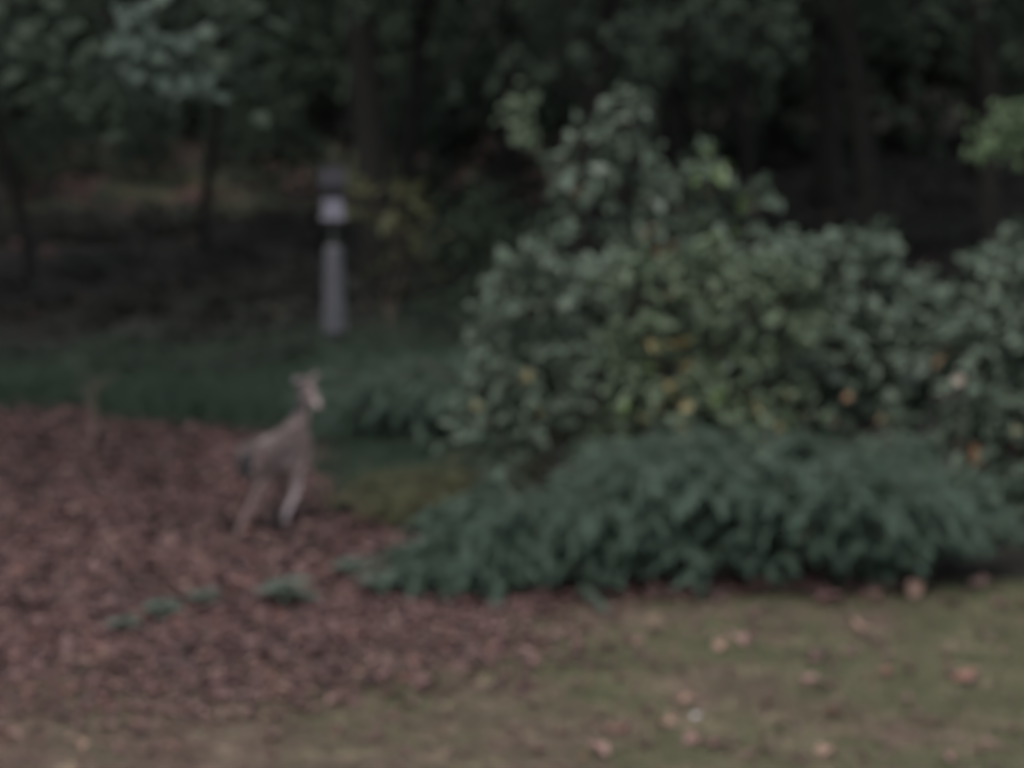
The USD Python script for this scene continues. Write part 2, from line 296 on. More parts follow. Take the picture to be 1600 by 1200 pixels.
# leaf litter
DEER_SPOT = at(408, 828)[:2]
def dead_leaf(seed, L=0.13):
    r = np.random.default_rng(seed)
    T = leaf_template(r.uniform(0.5, 0.8), r.uniform(0.2, 0.5), 0, lobed=int(r.integers(0, 2)) * 3, n=7)
    v = T[0].copy(); v[:, 0] -= 0.5
    v[:, 2] += r.uniform(0.1, 0.5) * v[:, 0] ** 2 * 2 + r.uniform(-0.6, 0.9) * v[:, 1] ** 2 * 2 + 0.08 * np.sin(9 * v[:, 0] + seed)
    v[:, 1] += 0.12 * v[:, 0] ** 2 * r.normal()
    return v * L, T[1]
LP = np.array([at(*p)[:2] for p in [(-120, 640), (100, 645), (260, 672), (400, 675), (520, 690), (620, 740), (600, 830), (700, 930), (1000, 920), (1400, 915), (1400, 932), (900, 945), (750, 972), (550, 1010), (300, 1040), (-120, 1055)]])
q1 = scatter(LP, 13500, rng); q1 += rng.normal(0, 1, q1.shape) * [0.22, 0.28] * (rng.random((len(q1), 1)) < 0.5)
q2 = np.column_stack([rng.uniform(-10, 10, 650), rng.uniform(30, 50, 650)])           # thin litter on the floor of the wood
q3 = np.column_stack([rng.uniform(-10, 3, 5200), rng.uniform(50, 60, 5200)])           # the clearing behind
ql = scatter(np.array([at(*p)[:2] for p in [(-100, 1020), (350, 1010), (700, 960), (820, 980), (900, 1000), (800, 1060), (350, 1110), (-100, 1130)]]), 1900, rng); ql += rng.normal(0, 0.45, ql.shape)   # drifting on to the lawn
q1 = q1[(np.hypot(*((q1 - DEER_SPOT) / [0.34, 0.62]).T) > 1) | (rng.random(len(q1)) < 0.3)]
qf = np.column_stack([rng.uniform(-5, 5, 1500), rng.uniform(22, 28.5, 1500)]); qf = qf[qf[:, 1] < lawn_edge(qf[:, 0])]; ql = np.vstack([ql, qf])
q = np.vstack([q1, q2, q3, ql]); n = len(q)
LS = [dead_leaf(100 + k) for k in range(12)]
lm = [LITTER[k % 6][0] for k in range(12)]
wgt = np.array([0.26, 0.17, 0.2, 0.13, 0.08, 0.16]) / 2
idx = rng.choice(12, n, p=np.concatenate([wgt, wgt]))
clump = meshkit.fbm(np.column_stack([q[:, 0] * 1.7, q[:, 1] * 1.1, 0 * q[:, 0]]), 3, 21)
idx = np.where((clump < 0.44) & (rng.random(n) < 0.3), 2 + 6 * (idx // 6), idx)
tilt = np.abs(rng.normal(0, 0.3, n)); tilt[len(q1):] *= 0.8
pos = np.column_stack([q, terrain(q[:, 0], q[:, 1]) + 0.012 + np.abs(rng.normal(0, 0.018, n)) + 0.03 * tilt])
instancer('leaf_litter', list(zip(LS, lm)), pos, quat_z_tilt(rng.uniform(0, 6.28, n), tilt, rng.uniform(0, 6.28, n)), rng.lognormal(-0.28, 0.3, n) * np.where(np.arange(n) < len(q1), 1, np.where(np.arange(n) < n - len(ql), 1.2, np.where(np.arange(n) < n - len(qf), 0.85, 0.6))), idx,
          'deep brown and russet leaf litter round the deer and across the woodland floor', 'leaf litter', 'dead_leaf')

def fallen(px, py, mat, L, label, group=None, tilt=0.2):
    p = at(px, py); v, f = dead_leaf(int(rng.integers(1e6)), L)
    R = trimesh.transformations.euler_matrix(rng.normal(0, tilt), rng.normal(0, tilt), rng.uniform(0, 6.28))[:3, :3]
    v = v @ R.T; v[:, 2] += 0.03 - v[:, 2].min()
    o = obj('fallen_leaf', (v, f), mat, loc=p); tag(o, label, 'leaf', group)
for px, py, mat, L, label in [
    (1428, 937, 'leaf_dry_tan', 0.2, 'large pale orange leaf on the lawn edge below the right hand feathery shrub'),
    (1530, 921, 'leaf_dry_pink', 0.17, 'pinkish leaf at the foot of the far right leafy shrub'),
    (1335, 991, 'leaf_dry_tan', 0.19, 'pale orange leaf lying alone on green grass below the shrub edge on the right'),
    (1172, 1010, 'leaf_dry_pink', 0.21, 'broad pink tan leaf, right one of a close pair on the middle of the lawn'),
    (1128, 1020, 'leaf_dry_tan', 0.2, 'tan leaf, left one of a close pair on the middle of the lawn'),
    (1505, 1070, 'leaf_dry_rust', 0.2, 'rusty orange leaf standing out on the green grass at the right of the lawn'),
    (1262, 1068, 'leaf_dry_pink', 0.16, 'small reddish pink leaf above the dark russet leaf on the lawn'),
    (1300, 1125, 'leaf_dry_rust', 0.22, 'dark russet curled leaf on the lower right of the lawn'),
    (1040, 1140, 'leaf_dry_tan', 0.17, 'pale leaf near the bottom of the lawn, lowest of a small loose group'),
    (1075, 1104, 'leaf_dry_tan', 0.13, 'small tan leaf above the pale leaf at the bottom of the lawn'),
    (1088, 1128, 'litter_white', 0.08, 'tiny whitish leaf beside the pale leaf at the bottom of the lawn'),
    (1290, 1185, 'leaf_dry_tan', 0.19, 'tan leaf cut by the bottom edge right of centre'),
    (1034, 935, 'leaf_dry_tan', 0.2, 'tan leaf under the middle of the dark feathery shrubs'),
    (850, 938, 'leaf_dry_pink', 0.24, 'large pink brown leaf heaped where litter, lawn and shrubs meet'),
    (880, 932, 'leaf_dry_pink', 0.2, 'pink brown leaf right of the heaped leaf where litter, lawn and shrubs meet'),
    (470, 1120, 'leaf_dry_pink', 0.16, 'pinkish leaf on the brown part of the lawn, bottom left'),
    (1598, 955, 'leaf_dry_tan', 0.16, 'orange tan leaf on the lawn at the right picture edge'),
    (935, 1185, 'leaf_dry_pink', 0.18, 'pinkish leaf at the bottom edge left of the tan leaf'),
    (210, 860, 'litter_white', 0.1, 'small bright whitish leaf on the litter left of the deer'),
    (377, 896, 'litter_white', 0.13, 'pale whitish leaf on the litter just below the hind hoof of the deer'),
    (520, 935, 'leaf_dry_rust', 0.2, 'bright rust red leaf beside the green seedlings below the deer'),
    (575, 962, 'leaf_dry_pink', 0.22, 'pale pink leaf on the front edge of the litter'),
    (400, 990, 'leaf_dry_tan', 0.2, 'tan leaf at the front of the litter below the largest seedling'),
    (150, 1042, 'leaf_dry_tan', 0.22, 'pale tan leaf at the lower left where litter turns to lawn'),
    (320, 705, 'leaf_dry_tan', 0.18, 'light tan leaf on the litter behind the deer')]:
    fallen(px, py, mat, L, label, tilt=0.3)
k = 0
TONES = [('litter_brown', 'dull brown'), ('leaf_dry_rust', 'rusty'), ('leaf_dry_pink', 'pinkish'), ('leaf_dry_tan', 'tan'), ('litter_russet', 'dark russet')]
while k < 100:
    px, py = rng.uniform(0, 1600), rng.uniform(945, 1198)
    p = at(px, py)
    if p[1] > lawn_edge(p[0]) - 0.1 or rng.random() > np.interp(px, [0, 700, 1600], [1, 0.8, 0.4]): continue
    mt, tone = TONES[int(rng.integers(5))]
    where = ('left third', 'middle third', 'right third')[min(2, int(px / 534))]; row = 'near the shrubs and litter' if py < 1070 else 'along the bottom of the picture'
    fallen(px, py, mt, rng.uniform(0.07, 0.135), f'small {tone} fallen leaf, {where} of the lawn, {row}', f'small {tone} leaves on the lawn, {where}, {row}'); k += 1

# ------------------------------------------------------------------ shrubs
def make_foliage(blobs, n_clusters, per, L, tmpl, r, shell=0.35, spread=0.3, updir=0.35, droop=0.25):
    B = np.array(blobs, float); vol = (B[:, 3] * B[:, 4] * B[:, 5]) ** 0.75
    b = B[r.choice(len(B), n_clusters, p=vol / vol.sum())]
    u = unit(r.normal(0, 1, (n_clusters, 3))); u[:, 2] = np.where(u[:, 2] < -0.5, -u[:, 2], u[:, 2])
    rad = r.random(n_clusters) ** shell * r.uniform(0.85, 1.12, n_clusters) * np.where(r.random(n_clusters) < 0.18, r.uniform(1.05, 1.35, n_clusters), 1)
    c = b[:, :3] + u * b[:, 3:] * rad[:, None]
    keep = c[:, 2] > 0.06; c, u, b = c[keep], u[keep], b[keep]
    out = unit(u / b[:, 3:] + np.array([0, 0, updir]))
    tl = spread * r.uniform(0.7, 1.4, len(c))
    t = np.tile(np.linspace(0.1, 1, per), (len(c), 1)) + r.normal(0, 0.05, (len(c), per))
    pos = (c[:, None] + out[:, None] * (t * tl[:, None])[..., None] - np.array([0, 0, 1.0]) * (droop * t ** 2 * tl[:, None])[..., None])
    side = r.normal(0, 1, (len(c), per, 3))
    d = out[:, None] * 0.6 + side * 0.6 - np.array([0, 0, 0.15])
    nrm = np.array([0, 0, 0.8]) + out[:, None] * 0.7 + r.normal(0, 0.35, (len(c), per, 3))
    size = L * np.clip(r.lognormal(-0.1, 0.35, (len(c), per)), 0.45, 1.7)
    LV = leaves(tmpl, pos.reshape(-1, 3), d.reshape(-1, 3), nrm.reshape(-1, 3), size.ravel())
    tw = (c, c + out * tl[:, None] - np.array([0, 0, 1.0]) * (droop * tl)[:, None])
    return LV, tw
def thin_twigs(a, b, rad):
    """three-sided twigs from a to b"""
    d = unit(b - a); s = unit(np.cross(d, np.array([0.37, 0.61, 0.7]))); t = np.cross(d, s)
    V = np.stack([a + rad * s, a + rad * (-0.5 * s + 0.87 * t), a + rad * (-0.5 * s - 0.87 * t), b], 1)
    F = np.array([[0, 1, 3], [1, 2, 3], [2, 0, 3]])
    return V.reshape(-1, 3), (F[None] + (np.arange(len(V)) * 4)[:, None, None]).reshape(-1, 3)

def stems_to(root, targets, r0, r, mat, name='stem'):
    for tg in targets:
        s = np.array([r.normal(0, 0.08), r.normal(0, 0.08), -0.05])
        P = bend(s, tg, 7, 0.08, 0.05, r)
        obj(name, tube(P, np.linspace(r0, r0 * 0.3, 7), 6), mat, root, smooth=True)

def shrub(name, label, cat, base, blobs, n_clusters, per, L, tmpl, mat, seed, n_single=0, accents=(), group=None, twig_r=0.004, n_stems=6, spread=0.28, stem_r=0.018, **kw):
    r = np.random.default_rng(seed)
    base = np.array([base[0], base[1], float(terrain(base[0], base[1]))])
    root = thing(name, label, cat, base, group=group)
    LV, tw = make_foliage(blobs, n_clusters, per, L, tmpl, r, spread=spread, **kw)
    B = np.array(blobs, float); B = B[np.argsort(-B[:, 3] * B[:, 5])]
    tg = [b[:3] + r.normal(0, 0.35, 3) * b[3:] for b in (B[i % len(B)] for i in range(n_stems))]
    stems_to(root, tg, stem_r, r, 'twig')
    # twigs: each leads back towards the middle of the nearest blob
    d2 = np.linalg.norm((tw[0][:, None] - B[None, :, :3]) / B[None, :, 3:], axis=2).argmin(1)
    inner = tw[0] + (B[d2, :3] - tw[0]) * 0.45 - np.array([0, 0, 0.12])
    obj('twigs', join([thin_twigs(inner, tw[0], twig_r * 1.3), thin_twigs(tw[0], tw[1], twig_r)]), 'twig', root, kind='stuff')
    # the leaves that show largest are meshes of their own
    cen = LV.mean(1) + base
    dist = np.linalg.norm(cen - np.array([0, 0, CAM_Z]), axis=1)
    order = np.argsort(dist + r.normal(0, 0.25, len(dist)))
    acc = []
    for amat, cnt, box, nm in accents:           # (material, how many, (x0, x1, z0, z1) in the shrub's own metres, label)
        loc = LV.mean(1)
        cand = [i for i in order[: int(len(order) * 0.3)] if box[0] < loc[i, 0] < box[1] and box[2] < loc[i, 2] < box[3] and i not in acc]
        for i in cand[:: max(1, len(cand) // cnt)][:cnt]:
            acc.append(i); mid = LV[i].mean(0); obj('leaf', (mid + (LV[i] - mid) * 1.5, tmpl[1]), amat, root, label=nm)
    pool = [i for i in order[: max(3 * n_single, 1)] if i not in acc]
    single = list(r.choice(pool, min(n_single, len(pool)), replace=False)) if n_single else []
    for i in single: obj('leaf', (LV[i], tmpl[1]), mat, root)
    rest = np.ones(len(LV), bool); rest[acc + single] = False
    obj('foliage', flat(LV[rest], tmpl), mat, root, kind='stuff')
    return root

def pxblobs(base, yy, lst, depth=0.9):
    """blobs given by where they stand in the photograph's outline, as ellipsoids about the shrub's base"""
    k = yy * TX / 800 / math.cos(PR); out = []
    gz = float(terrain(base[0], base[1]))
    for px, py, rx, ry in lst:
        p = at_y(px, py, yy); out.append((p[0] - base[0], 0.0, max(p[2] - gz, 0.15), rx * k, max(rx, ry) * k * depth + 0.08, ry * k))
    return out
# tall leafy shrub with the pointed top
def X0(px, y): return (px - 800) / 800 * TX * y / math.cos(PR) * 1.0
b = (X0(1010, 31.2), 31.2)
shrub('tall_shrub', 'tallest leafy shrub, its ragged pointed top rising against the dark wood', 'shrub', b,
      pxblobs(b, 31.2, [(975, 180, 30, 30), (905, 210, 24, 16), (945, 232, 32, 20), (1002, 240, 28, 26), (1035, 200, 12, 10), (875, 290, 24, 22), (895, 320, 26, 14), (960, 295, 45, 36), (1100, 285, 30, 34), (1055, 315, 40, 28), (1172, 310, 20, 16), (1015, 370, 62, 30), (1110, 385, 55, 36), (1195, 395, 32, 34), (960, 400, 30, 30), (1050, 480, 130, 80)]),
      429, 9, 0.092, BROAD, 'leaf_grey_green', 301, 190, [('leaf_orange', 26, (-0.75, 0.5, 1.9, 2.7), 'leaf turned orange'), ('leaf_lime', 34, (0.35, 0.85, 2.3, 3.2), 'light yellow green leaf'), ('leaf_pale', 60, (-0.9, 1.2, 2.0, 3.8), 'pale leaf, highlight put into its colour')], spread=0.13, shell=0.5)
b = (X0(850, 30.3), 30.3)
shrub('leafy_shrub', 'rounded grey green leafy shrub at the left end of the shrub bank', 'shrub', b,
      pxblobs(b, 30.3, [(858, 405, 26, 26), (795, 438, 26, 16), (770, 495, 20, 30), (860, 475, 60, 45), (935, 460, 45, 40), (810, 580, 65, 60), (900, 590, 85, 70), (760, 655, 40, 40), (850, 680, 70, 50)]),
      429, 9, 0.092, BROAD, 'leaf_grey_green', 302, 170, [('leaf_pale', 40, (-1, 1, 1.4, 2.6), 'pale leaf, highlight put into its colour'), ('leaf_yellow', 5, (-0.8, 0.6, 0.5, 1.3), 'leaf turned yellow')], spread=0.17)
b = (X0(1095, 29.9), 29.9)
shrub('leafy_shrub', 'leafy shrub with yellow leaves down its front in the middle of the bank', 'shrub', b,
      pxblobs(b, 29.9, [(1010, 460, 65, 40), (1100, 450, 75, 40), (1190, 475, 65, 50), (1035, 590, 80, 75), (1150, 610, 95, 80), (1000, 680, 75, 50), (1130, 690, 110, 50)]),
      725, 9, 0.092, BROAD, 'leaf_mid_green', 303, 170, [('leaf_yellow', 60, (-0.5, -0.1, 0.6, 1.7), 'leaf turned yellow'), ('leaf_yellow', 20, (0.3, 1.1, 0.6, 1.3), 'leaf turned yellow'), ('leaf_lime', 22, (-0.7, 0.9, 0.8, 1.7), 'light yellow green leaf'), ('leaf_pale', 40, (-0.9, 1.2, 1.3, 2.3), 'pale leaf, highlight put into its colour'), ('leaf_orange', 4, (-0.6, 0.0, 1.5, 2.3), 'leaf turned orange')], spread=0.19)
b = (X0(1345, 30.4), 30.4)
shrub('leafy_shrub', 'leafy shrub with bluish pale tips in the dip right of the tallest shrub', 'shrub', b,
      pxblobs(b, 30.4, [(1360, 385, 18, 14), (1290, 420, 45, 26), (1232, 430, 32, 30), (1345, 450, 65, 45), (1425, 470, 40, 32), (1300, 550, 105, 75), (1430, 560, 75, 75), (1370, 660, 110, 65)]),
      685, 9, 0.092, BROAD, 'leaf_grey_green', 304, 170, [('leaf_pale', 60, (-1.1, 1.1, 1.3, 2.7), 'pale bluish leaf, highlight put into its colour'), ('leaf_orange', 3, (-0.6, 0.8, 0.7, 1.5), 'leaf turned orange')], spread=0.17)
b = (X0(1590, 29.6), 29.6)
shrub('leafy_shrub', 'broad leafy shrub filling the right edge of the picture down to the lawn', 'shrub', b,
      pxblobs(b, 29.6, [(1578, 398, 30, 18), (1535, 445, 38, 28), (1610, 465, 70, 55), (1535, 560, 65, 70), (1630, 600, 90, 90), (1560, 710, 80, 80), (1610, 820, 75, 75)]),
      806, 9, 0.092, BROAD, 'leaf_grey_green', 305, 170, [('leaf_pale', 60, (-1.1, 0.5, 1.0, 2.6), 'pale leaf, highlight put into its colour'), ('leaf_orange', 4, (-0.8, 0.1, 0.6, 1.6), 'leaf turned orange'), ('leaf_yellow', 4, (-0.8, 0.1, 0.6, 1.6), 'leaf turned yellow')], spread=0.18)

# white flower heads
def flower(px, py, y, s, label):
    p = at_y(px, py, y); r = np.random.default_rng(int(px))
    root = thing('white_flower', label, 'flower', p)
    gz = float(terrain(p[0], p[1])) - p[2]
    obj('stalk', tube(bend((0, 0.05, gz), (0, 0, 0), 5, 0.03, 0, r), 0.005, 4), 'twig', root)
    a = np.arange(6) / 6 * 6.283
    for q_ in a:
        d = np.array([[math.cos(q_), -0.5, math.sin(q_)]]); T = OVAL
        obj('petal', (leaves(T, np.zeros((1, 3)), d, np.array([[0, -1.0, 0.3]]), np.array([s]))[0], T[1]), 'petal', root)
flower(1497, 592, 28.7, 0.065, 'white flower on the front of the broad leafy shrub at the right edge')

# dark feathery shrubs in front: arching sprays of fine leaflets
def spray(r, L, n=26, w=0.1):
    """arching spray rising then falling along +x"""
    t = np.linspace(0, 1, 7)
    P = np.column_stack([t * 0.85, r.normal(0, 0.05) * t, 0.62 * t * (1.25 - t) * r.uniform(0.7, 1.3)]) * L
    return P
def feathery(name, label, base, spots, seed, n_sprays, L=0.75, mat='leaf_feathery', group=None, leaf_l=0.13, rise=1.0):
    r = np.random.default_rng(seed)
    base = np.array([base[0], base[1], float(terrain(base[0], base[1]))])
    root = thing(name, label, 'shrub', base, group=group)
    twv, lv, k = [], [], 0
    for s in range(n_sprays):
        sx, sy, sz, sr = spots[r.integers(len(spots))]
        o = np.array([sx, sy, 0]) + np.array([*r.normal(0, sr * 0.5, 2), 0])
        z0 = sz * r.random() ** 0.6
        a = r.normal(-0.5, 1.1) if r.random() < 0.65 else r.normal(-2.6, 0.7)
        P = spray(r, L * r.uniform(0.6, 1.25)); c, s_ = math.cos(a), math.sin(a)
        P = np.column_stack([P[:, 0] * c - P[:, 1] * s_, P[:, 0] * s_ + P[:, 1] * c, P[:, 2] * rise]) + o + np.array([0, 0, z0])
        P = P[P[:, 2] > 0.02] if (P[:, 2] < 0.02).any() else P
        if len(P) < 4: continue
        tb = tube(np.vstack([o - [0, 0, 0.03], P]) if k < 26 else P, np.linspace(0.007, 0.002, len(P) + (k < 26)), 4)
        (obj('stem', tb, 'twig', root) if k < 26 else twv.append(tb)); k += 1
        m = 64
        t = r.uniform(0.12, 1, m) * (len(P) - 1); i = np.minimum(t.astype(int), len(P) - 2); f = (t - i)[:, None]
        pos = P[i] * (1 - f) + P[i + 1] * f; ax = unit(P[i + 1] - P[i])
        d = ax * 1.0 + r.normal(0, 0.32, (m, 3)) - np.array([0, 0, 0.12]); nn = np.array([0, 0, 1.0]) + r.normal(0, 0.4, (m, 3))
        lv.append(leaves(NARROW, pos, d, nn, leaf_l * r.uniform(0.7, 1.4, m)))
    LV = np.vstack(lv)
    obj('twigs', join(twv), 'twig', root, kind='stuff')
    obj('foliage', flat(LV, NARROW), mat, root, kind='stuff')
    return root
y0 = at(750, 940)[1] + 0.4
feathery('feathery_shrub', 'dark feathery shrub at the left, low and spreading on to the leaf litter', (X0(735, y0), y0), [(-0.02, 0, 0.25, 0.3), (0.2, 0.1, 0.45, 0.35), (0.42, 0.2, 0.6, 0.35)], 401, 330, L=0.62)
y1 = at(1050, 925)[1] + 0.3
feathery('feathery_shrub', 'largest dark feathery shrub, arching over the middle of the lawn edge', (X0(1040, y1), y1), [(-0.6, 0, 0.55, 0.4), (-0.1, 0.1, 0.8, 0.45), (0.4, 0.1, 0.85, 0.45), (0, 0.5, 0.9, 0.5)], 402, 560)
y2 = at(1350, 925)[1] + 0.3
feathery('feathery_shrub', 'dark feathery shrub at the right, between the largest one and the right hand leafy shrub', (X0(1340, y2), y2), [(-0.5, 0, 0.8, 0.4), (0, 0.05, 0.75, 0.45), (0.45, 0.1, 0.6, 0.4), (-0.2, 0.5, 0.9, 0.4)], 403, 520)
p = at(690, 700)
feathery('feathery_shrub', 'smaller feathery shrub standing behind the olive plants, left of the leafy bank', (p[0], p[1]), [(0, 0, 0.6, 0.4), (-0.3, 0.2, 0.5, 0.4), (0.35, 0.0, 0.7, 0.4)], 404, 200, L=0.9)
p = at(660, 825)
feathery('olive_plants', 'olive green low plants between the deer and the feathery shrubs', (p[0], p[1]), [(-0.25, 0.2, 0.12, 0.3), (0.15, 0.4, 0.15, 0.4), (0.3, 0.8, 0.2, 0.4), (-0.2, 0.8, 0.1, 0.3), (0.6, 0.9, 0.25, 0.4), (0.0, 1.3, 0.15, 0.5)], 405, 260, L=0.4, mat='leaf_olive', leaf_l=0.075)

# seedlings in the litter
for px, py, s, lab in [(250, 975, 0.25, 'green seedling in the leaf litter, lower one of the two left of the largest seedling'), (318, 950, 0.19, 'small green seedling in the leaf litter, nearest left of the largest seedling'),
                       (440, 955, 0.33, 'largest green seedling in the leaf litter below the deer'), (592, 935, 0.28, 'green seedling at the left tip of the dark feathery shrubs'),
                       (192, 992, 0.19, 'dim green seedling leftmost in the leaf litter'), (545, 905, 0.22, 'dark green seedling right of the largest one, beside the feathery shrub')]:
    p = at(px, py); r = np.random.default_rng(int(px)); root = thing('seedling', lab, 'seedling', p)
    h = s * 0.8
    obj('stem', tube(bend((0, 0, -0.02), (0.02, 0, h), 4, 0.05, 0, r), 0.004, 4), 'twig', root)
    for j in range(9):
        a = j * 2.4; d = np.array([[math.cos(a), math.sin(a), 0.15]])
        obj('leaf', (leaves(BROAD, np.array([[0.01, 0, h * (0.4 + 0.6 * j / 12)]]), d, np.array([[0, -0.15, 1.0]]), np.array([s * r.uniform(0.6, 1.0)]))[0], BROAD[1]), 'leaf_seedling', root)

# a thin bare sapling at the left of the litter
p = at(140, 745); r = np.random.default_rng(5)
root = thing('bare_sapling', 'thin bare brown sapling standing in the leaf litter at the left', 'sapling', p)
P = bend((0, 0, -0.05), (0.03, 0, 0.95), 7, 0.05, 0, r); obj('stem', tube(P, np.linspace(0.012, 0.004, 7), 5), 'pale_twig', root)
for j in range(9):
    a = r.uniform(0, 6.28); z = 0.3 + 0.07 * j; e = np.array([math.cos(a) * 0.22, math.sin(a) * 0.22, z + 0.16])
    obj('twig', tube(bend((0.015, 0, z), e, 4, 0.1, 0, r), np.linspace(0.005, 0.002, 4), 4), 'pale_twig', root)
    if j % 2: obj('leaf', (leaves(OVAL, e[None], np.array([[math.cos(a), math.sin(a), -0.5]]), np.array([[0, 0, 1.0]]), np.array([0.09]))[0], OVAL[1]), 'litter_brown', root)

# ------------------------------------------------------------------ trees
def trunk_mesh(h, r0, r, lean=(0, 0), sides=10):
    P = bend((0, 0, -0.2), (lean[0], lean[1], h), 10, 0.025, 0, r); R = np.linspace(r0, r0 * 0.35, 10); R[0] *= 1.35
    return P, R, tube(P, R, sides)
def tree_parts(root, h, r0, crown, n_clusters, per, L, mat, seed, lean=(0, 0), n_limbs=7, tmpl=OVAL, spread=0.8):
    r = np.random.default_rng(seed)
    P, R, t = trunk_mesh(h, r0, r, lean); obj('trunk', t, 'bark', root, smooth=True)
    B = np.array(crown, float)
    for k in range(n_limbs):
        b = B[k % len(B)]; u = 0.25 + 0.6 * (k + r.random()) / n_limbs; s = P[int(u * 9)]
        e = b[:3] + r.normal(0, 0.45, 3) * b[3:]
        obj('limb', tube(bend(s, e, 7, 0.06, 0.06, r), np.linspace(r0 * 0.35, 0.012, 7), 6), 'bark', root, smooth=True)
    LV, tw = make_foliage(crown, n_clusters, per, L, tmpl, r, shell=0.45, spread=spread, updir=0.1, droop=0.45)
    obj('twigs', thin_twigs(*tw, 0.008), 'bark', root, kind='stuff')
    obj('crown', flat(LV, tmpl), mat, root, kind='stuff')
    return P
KINDS = []
def tree_class(name, *a, **k):
    c = stage.CreateClassPrim(f'/World/{name}'); c.SetTypeName('Xform'); tree_parts(c, *a, **k); KINDS.append(c)
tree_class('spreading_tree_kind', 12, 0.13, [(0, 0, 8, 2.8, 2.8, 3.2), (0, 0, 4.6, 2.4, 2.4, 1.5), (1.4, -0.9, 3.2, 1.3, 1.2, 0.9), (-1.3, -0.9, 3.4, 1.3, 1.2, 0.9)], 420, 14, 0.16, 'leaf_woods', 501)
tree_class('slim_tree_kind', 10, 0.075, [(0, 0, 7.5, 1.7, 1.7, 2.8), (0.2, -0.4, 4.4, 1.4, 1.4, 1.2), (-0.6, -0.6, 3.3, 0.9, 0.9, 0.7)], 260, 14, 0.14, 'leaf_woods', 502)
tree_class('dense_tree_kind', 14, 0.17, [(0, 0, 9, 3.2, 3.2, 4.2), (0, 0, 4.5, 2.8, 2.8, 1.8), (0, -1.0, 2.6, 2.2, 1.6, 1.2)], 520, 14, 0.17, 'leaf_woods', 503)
def tree(kind, x, y, label, rot, sc=1.0, group=None):
    x_ = thing(['spreading_tree', 'slim_tree', 'dense_tree'][kind], label, 'tree', (x, y, float(terrain(x, y))), rot, group, (sc, sc, sc))
    x_.GetReferences().AddInternalReference(KINDS[kind].GetPath()); x_.SetInstanceable(True)
    return x_
def XP(px, y): return (px - 800) / 800 * TX * y / math.cos(PR)
tree(1, XP(325, 45.5), 45.5, 'thin dark straight tree trunk left of the feeder, bare against the pale clearing', 1.0)
tree(1, XP(514, 47), 47, 'slim tree directly behind the bird feeder', 2.4)
tree(0, XP(645, 47), 47, 'tree just right of the thick trunk, beside the gap that shows the pale slope', 0.4, 0.9)
tree(0, XP(1352, 43), 43, 'dark tree trunk standing behind the dip in the shrub bank on the right', 3.0)
tree(1, XP(1175, 45), 45, 'slim tree behind the right shoulder of the tallest shrub', 4.0)
tree(1, XP(60, 43), 43, 'slim tree at the far left edge behind the shaded floor', 5.2)
tree(0, XP(-90, 41), 41, 'spreading tree at the left edge, its low boughs dim behind the pale oak leaves', 2.2)
tree(0, XP(900, 42.5), 42.5, 'tree hidden low down by the pointed top of the tallest shrub', 5.0)
tree(0, XP(1560, 42), 42, 'spreading tree in the upper right corner', 1.5)
tree(2, XP(790, 49), 49, 'dense tree whose low boughs close the gap right of the thick trunk', 2.2)
tree(2, XP(1040, 53), 53, 'dense tree in the dark behind the tallest shrub', 3.4)
tree(2, XP(1290, 51), 51, 'dense tree in the dark left of the right hand trunk', 4.6)
tree(2, XP(1520, 53), 53, 'dense tree in the dark at the upper right edge', 5.8)
tree(2, XP(40, 63), 63, 'dense tree beyond the clearing at the upper left', 0.3)
tree(2, XP(300, 62), 62, 'dense tree beyond the clearing, above the thin bare trunk', 1.3)
tree(2, XP(520, 63), 63, 'dense tree beyond the clearing, above the feeder roof', 3.9)
tree(2, XP(730, 64), 64, 'dense tree beyond the clearing, right of the thick trunk', 2.9)
for k, (x, y, kd) in enumerate([(-9.5, 39, 2), (-9.5, 48, 2), (9.5, 38, 2), (9.8, 47, 2), (-14, 33, 2), (13, 32, 2)]):
    tree(kd, x, y, 'tree of the wood standing just outside the picture', 0.9 * k, 1.0, 'trees just outside the picture')
